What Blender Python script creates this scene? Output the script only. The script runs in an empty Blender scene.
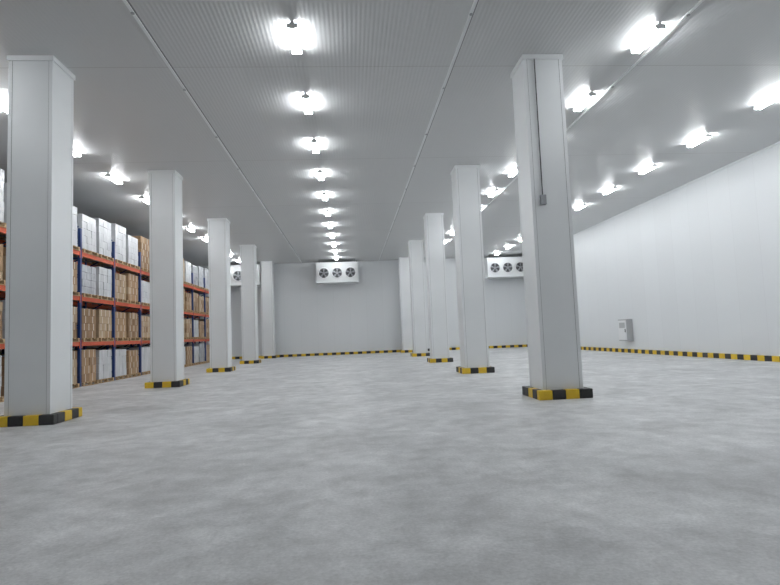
import bpy, math, random
from mathutils import Matrix, Vector
random.seed(7)
sc=bpy.context.scene
sc.view_settings.view_transform='Standard'
sc.view_settings.look='None'
HC=6.52; XL=-5.55; XR=3.84; Y0=9.885; DY=6.83; W=.74; XW=12.86; YB=38.58; XLW=-12.2; YF=-7.0

# ---------------- materials ----------------
def mat(name,col,rough=.5,metal=0,spec=.5,emit=None,es=0):
    m=bpy.data.materials.new(name); m.use_nodes=True
    b=m.node_tree.nodes['Principled BSDF']
    b.inputs['Base Color'].default_value=(*col,1); b.inputs['Roughness'].default_value=rough
    b.inputs['Metallic'].default_value=metal; b.inputs['Specular IOR Level'].default_value=spec
    if emit: b.inputs['Emission Color'].default_value=(*emit,1); b.inputs['Emission Strength'].default_value=es
    return m
def N(m,t,**k):
    n=m.node_tree.nodes.new(t)
    for a,b in k.items(): setattr(n,a,b)
    return n
def noisy(name,c1,c2,scale,rough=.5,bump=0,spec=.5,metal=0,detail=4,stretch=(1,1,1)):
    m=mat(name,c1,rough,metal,spec); L=m.node_tree.links; b=m.node_tree.nodes['Principled BSDF']
    tc=N(m,'ShaderNodeTexCoord'); mp=N(m,'ShaderNodeMapping'); mp.inputs['Scale'].default_value=stretch
    no=N(m,'ShaderNodeTexNoise'); no.inputs['Scale'].default_value=scale; no.inputs['Detail'].default_value=detail
    cr=N(m,'ShaderNodeValToRGB'); cr.color_ramp.elements[0].position=.35; cr.color_ramp.elements[1].position=.65
    cr.color_ramp.elements[0].color=(*c1,1); cr.color_ramp.elements[1].color=(*c2,1)
    L.new(tc.outputs['Object'],mp.inputs[0]); L.new(mp.outputs[0],no.inputs['Vector']); L.new(no.outputs['Fac'],cr.inputs[0]); L.new(cr.outputs[0],b.inputs['Base Color'])
    if bump:
        bp=N(m,'ShaderNodeBump'); bp.inputs['Strength'].default_value=bump; bp.inputs['Distance'].default_value=.02
        L.new(no.outputs['Fac'],bp.inputs['Height']); L.new(bp.outputs[0],b.inputs['Normal'])
    return m
def panel(name,axis,period,col,seam,rough=.35,rib=None,rib_s=.2,ribaxis=0,width=.012,off=0.):
    """sandwich-panel cladding: seams each `period` m along axis + fine ribs"""
    m=mat(name,col,rough); L=m.node_tree.links; b=m.node_tree.nodes['Principled BSDF']
    tc=N(m,'ShaderNodeTexCoord'); sx=N(m,'ShaderNodeSeparateXYZ'); L.new(tc.outputs['Object'],sx.inputs[0])
    o_=N(m,'ShaderNodeMath',operation='ADD'); o_.inputs[1].default_value=off; L.new(sx.outputs[axis],o_.inputs[0])
    d=N(m,'ShaderNodeMath',operation='DIVIDE'); d.inputs[1].default_value=period; L.new(o_.outputs[0],d.inputs[0])
    f=N(m,'ShaderNodeMath',operation='FRACT'); L.new(d.outputs[0],f.inputs[0])
    lt=N(m,'ShaderNodeMath',operation='LESS_THAN'); lt.inputs[1].default_value=width/period; L.new(f.outputs[0],lt.inputs[0])
    fl=N(m,'ShaderNodeMath',operation='FLOOR'); L.new(d.outputs[0],fl.inputs[0])
    wn=N(m,'ShaderNodeTexWhiteNoise',noise_dimensions='1D'); L.new(fl.outputs[0],wn.inputs['W'])
    mr=N(m,'ShaderNodeMapRange'); mr.inputs['To Min'].default_value=.99; mr.inputs['To Max'].default_value=1.01; L.new(wn.outputs['Value'],mr.inputs['Value'])
    mx=N(m,'ShaderNodeMix',data_type='RGBA'); mx.inputs['A'].default_value=(*col,1); mx.inputs['B'].default_value=(*seam,1); L.new(lt.outputs[0],mx.inputs['Factor'])
    vm=N(m,'ShaderNodeVectorMath',operation='SCALE'); L.new(mx.outputs['Result'],vm.inputs[0]); L.new(mr.outputs[0],vm.inputs['Scale'])
    L.new(vm.outputs[0],b.inputs['Base Color'])
    no=N(m,'ShaderNodeTexNoise'); no.inputs['Scale'].default_value=.8; no.inputs['Detail'].default_value=1; L.new(tc.outputs['Object'],no.inputs['Vector'])
    b1=N(m,'ShaderNodeBump'); b1.inputs['Strength'].default_value=.2; b1.inputs['Distance'].default_value=.03; L.new(no.outputs['Fac'],b1.inputs['Height'])
    last=b1
    if rib:
        q=N(m,'ShaderNodeMath',operation='MULTIPLY'); q.inputs[1].default_value=2*math.pi/rib; L.new(sx.outputs[ribaxis],q.inputs[0])
        s=N(m,'ShaderNodeMath',operation='SINE'); L.new(q.outputs[0],s.inputs[0])
        b2=N(m,'ShaderNodeBump'); b2.inputs['Strength'].default_value=rib_s; b2.inputs['Distance'].default_value=.006
        L.new(s.outputs[0],b2.inputs['Height']); L.new(b1.outputs[0],b2.inputs['Normal']); last=b2
    L.new(last.outputs[0],b.inputs['Normal'])
    return m
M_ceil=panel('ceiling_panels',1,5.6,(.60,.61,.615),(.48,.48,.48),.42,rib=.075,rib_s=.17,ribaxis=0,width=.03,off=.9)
M_wallR=panel('wall_panels_y',1,1.15,(.75,.77,.785),(.69,.705,.72),.4)
M_wallB=panel('wall_panels_x',0,1.15,(.77,.79,.805),(.70,.715,.73),.4)
M_col=noisy('column_cladding',(.77,.79,.80),(.81,.83,.84),.7,.38)
M_trim=mat('white_steel_trim',(.8,.82,.83),.35)
M_tdark=mat('dark_joint',(.2,.2,.205),.6)
M_yel=noisy('yellow_paint',(.80,.55,.03),(.72,.47,.03),6,.45)
M_blk=noisy('black_paint',(.02,.02,.022),(.035,.035,.035),6,.5)
M_blue=mat('rack_upright_blue',(.02,.05,.18),.4)
M_or=mat('rack_beam_orange',(.62,.10,.03),.4)
M_wood=noisy('pallet_wood',(.42,.28,.15),(.55,.40,.24),5,.8,stretch=(4,.6,4))
M_c=[noisy('carton_brown_a',(.36,.23,.13),(.43,.28,.16),2,.75),noisy('carton_brown_b',(.27,.165,.09),(.33,.21,.12),2,.75),noisy('carton_brown_c',(.43,.31,.2),(.50,.37,.24),2,.7)]
M_wrap=noisy('shrink_wrap_white',(.56,.57,.59),(.70,.71,.73),5,.3,bump=.35,detail=4,stretch=(1,1,.35))
M_wrap2=noisy('shrink_wrap_silver',(.40,.41,.44),(.58,.59,.62),6,.25,bump=.5,detail=4,stretch=(1,1,.4))
M_label=mat('carton_label',(.68,.62,.52),.6)
M_lamp=mat('lamp_tube',(1,1,1),.4,emit=(.95,.98,1),es=112)
M_dark=mat('fan_dark',(.025,.025,.03),.6)
M_grey=mat('grey_metal',(.35,.36,.38),.4,metal=.5)
M_unit=mat('unit_white',(.8,.81,.82),.35)
M_cab=mat('cabinet_grey',(.45,.46,.47),.4)

# floor concrete
M_floor=mat('concrete_floor',(.4,.4,.4),.5,spec=.35); L=M_floor.node_tree.links; b=M_floor.node_tree.nodes['Principled BSDF']
tc=N(M_floor,'ShaderNodeTexCoord')
def nz(scale,detail,lo,hi,clo,chi,dist=0):
    n=N(M_floor,'ShaderNodeTexNoise'); n.inputs['Scale'].default_value=scale; n.inputs['Detail'].default_value=detail; n.inputs['Roughness'].default_value=.65; n.inputs['Distortion'].default_value=dist
    L.new(tc.outputs['Object'],n.inputs['Vector']); r=N(M_floor,'ShaderNodeMapRange'); r.inputs['From Min'].default_value=lo; r.inputs['From Max'].default_value=hi; r.inputs['To Min'].default_value=clo; r.inputs['To Max'].default_value=chi
    L.new(n.outputs['Fac'],r.inputs['Value']); return n,r
n1,r1=nz(.8,9,.32,.68,.70,1.14,.6); n2,r2=nz(3.5,9,.32,.68,.80,1.14,.3); n3,r3=nz(38,5,.3,.7,.84,1.14)
a=N(M_floor,'ShaderNodeMath',operation='MULTIPLY'); L.new(r1.outputs[0],a.inputs[0]); L.new(r2.outputs[0],a.inputs[1])
a2=N(M_floor,'ShaderNodeMath',operation='MULTIPLY'); L.new(a.outputs[0],a2.inputs[0]); L.new(r3.outputs[0],a2.inputs[1])
v=N(M_floor,'ShaderNodeVectorMath',operation='SCALE'); v.inputs[0].default_value=(.655,.66,.665); L.new(a2.outputs[0],v.inputs['Scale']); L.new(v.outputs[0],b.inputs['Base Color'])
rr=N(M_floor,'ShaderNodeMapRange'); rr.inputs['To Min'].default_value=.32; rr.inputs['To Max'].default_value=.6; L.new(n1.outputs['Fac'],rr.inputs['Value']); L.new(rr.outputs[0],b.inputs['Roughness'])
bp=N(M_floor,'ShaderNodeBump'); bp.inputs['Strength'].default_value=.3; bp.inputs['Distance'].default_value=.01; L.new(n2.outputs['Fac'],bp.inputs['Height']); L.new(bp.outputs[0],b.inputs['Normal'])

# ---------------- mesh builder ----------------
class MB:
    def __init__(s): s.v=[];s.f=[];s.m=[];s.mats=[]
    def mi(s,m):
        if m not in s.mats: s.mats.append(m)
        return s.mats.index(m)
    def box(s,x0,x1,y0,y1,z0,z1,m):
        i=len(s.v); s.v+=[(x0,y0,z0),(x1,y0,z0),(x1,y1,z0),(x0,y1,z0),(x0,y0,z1),(x1,y0,z1),(x1,y1,z1),(x0,y1,z1)]
        s.f+=[tuple(i+k for k in q) for q in ((0,3,2,1),(4,5,6,7),(0,1,5,4),(1,2,6,5),(2,3,7,6),(3,0,4,7))]
        s.m+=[s.mi(m)]*6
    def cyl(s,p0,p1,r,m,n=12,r1=None):
        p0=Vector(p0);p1=Vector(p1);d=(p1-p0).normalized(); a=d.orthogonal().normalized(); c=d.cross(a); r1=r if r1 is None else r1
        i=len(s.v)
        for p,q in((p0,r),(p1,r1)):
            for k in range(n):
                t=2*math.pi*k/n; s.v.append(tuple(p+q*(a*math.cos(t)+c*math.sin(t))))
        for k in range(n): s.f.append((i+k,i+(k+1)%n,i+n+(k+1)%n,i+n+k)); s.m.append(s.mi(m))
        s.f.append(tuple(i+n-1-k for k in range(n))); s.m.append(s.mi(m))
        s.f.append(tuple(i+n+k for k in range(n))); s.m.append(s.mi(m))
    def ring(s,c,R,r,m,n=28,k=6):  # torus facing -Y
        i=len(s.v)
        for a in range(n):
            t=2*math.pi*a/n
            for b in range(k):
                u=2*math.pi*b/k; q=R+r*math.cos(u)
                s.v.append((c[0]+q*math.cos(t),c[1]+r*math.sin(u),c[2]+q*math.sin(t)))
        for a in range(n):
            for b in range(k):
                s.f.append((i+a*k+b,i+a*k+(b+1)%k,i+((a+1)%n)*k+(b+1)%k,i+((a+1)%n)*k+b)); s.m.append(s.mi(m))
    def quad(s,pts,m):
        i=len(s.v); s.v+=pts; s.f.append(tuple(range(i,i+len(pts)))); s.m.append(s.mi(m))
    def mesh(s,name):
        me=bpy.data.meshes.new(name); me.from_pydata(s.v,[],s.f); me.update()
        for m in s.mats: me.materials.append(m)
        me.polygons.foreach_set('material_index',s.m); return me
    def obj(s,name,loc=(0,0,0),parent=None,bevel=0):
        o=bpy.data.objects.new(name,s.mesh(name)); o.location=loc; sc.collection.objects.link(o)
        if parent: o.parent=parent
        if bevel:
            md=o.modifiers.new('bevel','BEVEL'); md.width=bevel; md.segments=2; md.limit_method='ANGLE'
        return o

# ---------------- shell ----------------
def shell(name,*a):
    k=MB(); k.box(*a); return k.obj(name)
shell('floor',XLW-.2,XW+.2,YF-.2,YB+.2,-.2,0,M_floor)
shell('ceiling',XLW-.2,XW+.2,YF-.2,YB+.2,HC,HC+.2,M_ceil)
shell('wall_right',XW,XW+.2,YF-.2,YB+.2,0,HC,M_wallR)
shell('wall_left',XLW-.2,XLW,YF-.2,YB+.2,0,HC,M_wallR)
shell('wall_back',XLW,XW,YB,YB+.2,0,HC,M_wallB)
shell('wall_front',XLW,XW,YF-.2,YF,0,HC,M_wallB)

def strip(name,x0,y0,x1,y1,nx,ny,h=.17,t=.09,seg=.3):
    k=MB(); ln=math.hypot(x1-x0,y1-y0); n=int(ln/seg); ux,uy=(x1-x0)/ln,(y1-y0)/ln; s=ln/n
    for i in range(n):
        ax,ay=x0+ux*s*i,y0+uy*s*i; bx,by=ax+ux*s+nx*t,ay+uy*s+ny*t
        k.box(min(ax,bx),max(ax,bx),min(ay,by),max(ay,by),0,h,M_yel if i%2 else M_blk)
    return k.obj(name)
strip('baseboard_right',XW,YF,XW,YB,-1,0)
strip('baseboard_back',XLW,YB,XW-.09,YB,0,-1)
# cove trim
k=MB(); k.box(XW-.05,XW,YF,YB,HC-.05,HC,M_trim); k.obj('trim_right')
k=MB(); k.box(XLW,XW-.05,YB-.05,YB,HC-.05,HC,M_trim); k.obj('trim_back')

# ceiling T-bars
for i,x in enumerate((-3.25,2.15,5.88)):
    k=MB(); k.box(x-.025,x+.025,YF,YB-.05,HC-.03,HC,M_trim); k.box(x+.025,x+.05,YF,YB-.05,HC-.012,HC,M_tdark)
    for j in range(16):
        y=-5+j*2.7; k.cyl((x,y,HC-.045),(x,y,HC-.03),.03,M_grey,8)
    k.obj('ceiling_joint_rail')

# ---------------- columns ----------------
def column(x,y,conduit=False):
    """x centre, y front face"""
    w=W/2
    k=MB(); k.box(-w,w,-w,w,0,HC,M_col)
    t=.006; a=.055
    for sx in(-1,1):
        for sy in(-1,1):
            xs=sorted((sx*(w+t),sx*(w-a)))
            k.box(xs[0],xs[1],min(sy*w,sy*(w+t)),max(sy*w,sy*(w+t)),.17,HC,M_trim)
            k.box(min(sx*w,sx*(w+t)),max(sx*w,sx*(w+t)),min(sy*w,sy*(w-a)),max(sy*w,sy*(w-a)),.17,HC,M_trim)
            xx=sorted((sx*(w-a),sx*(w-a-.006))); k.box(xx[0],xx[1],min(sy*w,sy*(w+.002)),max(sy*w,sy*(w+.002)),.17,HC,M_tdark)
    # ceiling collar
    c=w+.03
    k.box(-c,c,-c,-w,HC-.09,HC,M_trim);k.box(-c,c,w,c,HC-.09,HC,M_trim);k.box(-c,-w,-w,w,HC-.09,HC,M_trim);k.box(w,c,-w,w,HC-.09,HC,M_trim)
    o=k.obj('column',(x,y+w,0))
    k=MB(); e=w+.13; h=.17; n=4
    s=2*e/n
    for i in range(n):
        m=M_yel if i%2==0 else M_blk; m2=M_blk if i%2==0 else M_yel
        k.box(-e+i*s,-e+(i+1)*s,-e,-w,0,h,m); k.box(-e+i*s,-e+(i+1)*s,w,e,0,h,m2)
    n2=3; s2=2*w/n2
    for i in range(n2):
        m=M_blk if i%2==0 else M_yel
        k.box(-e,-w,-w+i*s2,-w+(i+1)*s2,0,h,m); k.box(w,e,-w+i*s2,-w+(i+1)*s2,0,h,m)
    k.obj('striped_kerb',(0,0,0),o,bevel=.012)
    if conduit:
        k=MB(); cx=-w+.2
        k.cyl((cx,-w-.02,3.75),(cx,-w-.02,HC-.09),.01,M_dark,8)
        k.box(cx-.05,cx+.05,-w-.07,-w,3.6,3.78,M_grey)
        k.obj('switch_box_conduit',(0,0,0),o)
for i in range(5): column(XL,Y0+i*DY)
for i in range(5): column(XR,Y0+i*DY,i==0)

# ---------------- lights ----------------
k=MB()
k.box(-.035,.035,-.42,.42,-.07,0,M_unit)
k.box(-.09,.09,-.43,-.41,-.115,-.03,M_unit); k.box(-.09,.09,.41,.43,-.115,-.03,M_unit)
for s in(-1,1): k.cyl((s*.06,-.41,-.09),(s*.06,.41,-.09),.019,M_lamp,8)
k.box(-.035,.035,-.41,.41,-.085,-.07,M_unit)
lm=k.mesh('ceiling_light')
def light(x,y):
    o=bpy.data.objects.new('ceiling_light',lm); o.location=(x,y,HC); sc.collection.objects.link(o)
for x in(-7.2,-.8,5.55,10.1):
    y=9.2-2.7*2
    while y<37.2:
        light(x,y); y+=2.7

# ---------------- evaporators ----------------
k=MB()
wd,hh,dp=1.4,.62,.5
k.box(-wd,wd,-dp,dp,-hh,hh,M_unit)
k.box(-wd-.03,wd+.03,-dp-.04,dp+.04,-hh-.12,-hh,M_trim)
for fx in(-.9,0,.9):
    k.cyl((fx,-dp-.01,-.1),(fx,-dp,-.1),.36,M_dark,28)
    k.ring((fx,-dp-.05,-.1),.36,.035,M_unit)
    for R in(.12,.2,.28): k.ring((fx,-dp-.09,-.1),R,.008,M_grey,24,4)
    k.cyl((fx,-dp-.1,-.1),(fx,-dp-.01,-.1),.08,M_grey,12)
    for bl in range(5):
        t=bl*2*math.pi/5; u=t+.5
        k.quad([(fx+.06*math.cos(t),-dp-.03,-.1+.06*math.sin(t)),(fx+.34*math.cos(t),-dp-.03,-.1+.34*math.sin(t)),(fx+.34*math.cos(u),-dp-.06,-.1+.34*math.sin(u)),(fx+.06*math.cos(u),-dp-.06,-.1+.06*math.sin(u))],M_grey)
for sx in(-1.2,1.2):
    for sy in(-.4,.4): k.cyl((sx,sy,hh),(sx,sy,.84),.015,M_grey,6)
k.cyl((1.34,.55,-.5),(1.34,.55,.84),.04,M_grey,8)
em=k.mesh('evaporator_unit')
for x in(-7.4,-.8,11.0):
    o=bpy.data.objects.new('evaporator_unit',em); o.location=(x,37.6,HC-.84); sc.collection.objects.link(o)

# ---------------- electrical cabinet ----------------
k=MB(); k.box(XW-.28,XW,24.25,25.05,.55,1.55,M_cab); k.box(XW-.3,XW-.28,24.29,25.01,.6,1.5,M_unit)
k.box(XW-.31,XW-.3,24.4,24.9,1.15,1.4,M_cab); k.box(XW-.32,XW-.3,24.35,24.39,.95,1.1,M_dark)
k.obj('electrical_cabinet')

# ---------------- racks ----------------
LV=[0,1.44,2.91,4.38]
def rack(x1,ya,nb,bay,full=True):
    x0=x1-1.1; k=MB()
    for i in range(nb+1):
        y=ya+i*bay
        for x in(x0,x1-.08):
            k.box(x,x+.08,y-.05,y+.05,0,5.15,M_blue); k.box(x-.02,x+.1,y-.08,y+.08,0,.015,M_grey)
        z=.3
        while z<4.7:
            k.box(x0+.08,x1-.08,y-.02,y+.02,z,z+.04,M_blue)
            k.cyl((x0+.08,y,z+.02),(x1-.08,y,z+.52),.02,M_blue,6); z+=.55
    for i in range(nb):
        y=ya+i*bay
        for z in LV[1:]:
            for x in(x0+.01,x1-.05): k.box(x,x+.045,y+.05,y+bay-.05,z-.13,z,M_or)
            for f in(.2,.4,.6,.8): k.box(x0+.05,x1-.05,y+bay*f-.03,y+bay*f+.03,z-.04,z-.005,M_grey)
            for yy in(y+.05,y+bay-.09):
                k.box(x1-.01,x1+.008,yy,yy+.04,z-.2,z+.06,M_or)
    o=k.obj('pallet_rack')
    c=MB()
    for i in range(nb):
        y=ya+i*bay
        for li,z in enumerate(LV):
            z=z+.002
            for p in range(2):
                pw=(bay-.1)/2; yc=y+.05+pw*(p+.5); hw=.53; xa,xb=x0+.0,x1+.03
                for d in range(5): c.box(xa,xb,yc-hw+d*.235,yc-hw+d*.235+.12,z+.1,z+.125,M_wood)
                for d in(xa,(xa+xb)/2-.05,xb-.1): 
                    for e in(-hw,-.05,hw-.1): c.box(d,d+.1,yc+e,yc+e+.1,z+.02,z+.1,M_wood)
                for d in(xa,(xa+xb)/2-.05,xb-.1): c.box(d,d+.1,yc-hw,yc+hw,z,z+.02,M_wood)
                H=random.uniform(.9,1.1) if li<3 else random.uniform(1.1,1.4)
                top=li==3; wr=(random.random()<(.9 if top else (.5 if li==0 else .12)))
                if wr:
                    m=random.choice([M_wrap,M_wrap,M_wrap2]); mm=[m,m,m]
                else: mm=M_c
                base=random.choice(mm); nl=4 if not top else 5; lh=H/nl
                for l in range(nl):
                    ny=3 if wr else (2 if l%2==0 else 3)
                    s=1.0/ny
                    for q in range(ny):
                        for dxi in range(2):
                            j=random.uniform(0,.02)
                            xx0=xa+.03+dxi*.52; m=base if random.random()<.7 else random.choice(mm)
                            ys=yc-.5+q*s
                            c.box(xx0,xx0+.515-j,ys+.004,ys+s-.004,z+.125+l*lh,z+.125+(l+1)*lh-.006,m)
                            if not wr and dxi==1 and full:
                                c.box(xx0+.515-j,xx0+.517-j,ys+s/2-.02,ys+s/2+.02,z+.125+l*lh+.01,z+.125+(l+1)*lh-.01,M_label)
    c.obj('palletized_cartons',(0,0,0),o)
rack(-8.7,8.2,11,2.55)
rack(-10.0,8.2,11,2.55,False)

# ---------------- camera ----------------
f,ya,pi,ro=547.49,.07385,.07564,.03981
F=Vector((math.sin(ya)*math.cos(pi),math.cos(ya)*math.cos(pi),math.sin(pi))); R=Vector((math.cos(ya),-math.sin(ya),0)); U=R.cross(F)
R2=math.cos(ro)*R-math.sin(ro)*U; U2=math.cos(ro)*U+math.sin(ro)*R
cam=bpy.data.cameras.new('camera'); co=bpy.data.objects.new('camera',cam); sc.collection.objects.link(co)
cam.sensor_width=36; cam.lens=f/780*36; cam.clip_end=200
mw=Matrix(((R2.x,U2.x,-F.x,0),(R2.y,U2.y,-F.y,0),(R2.z,U2.z,-F.z,1.3),(0,0,0,1))); co.matrix_world=mw
sc.camera=co
w=bpy.data.worlds.new('world'); sc.world=w; w.use_nodes=True; w.node_tree.nodes['Background'].inputs[0].default_value=(.6,.65,.7,1); w.node_tree.nodes['Background'].inputs[1].default_value=.05
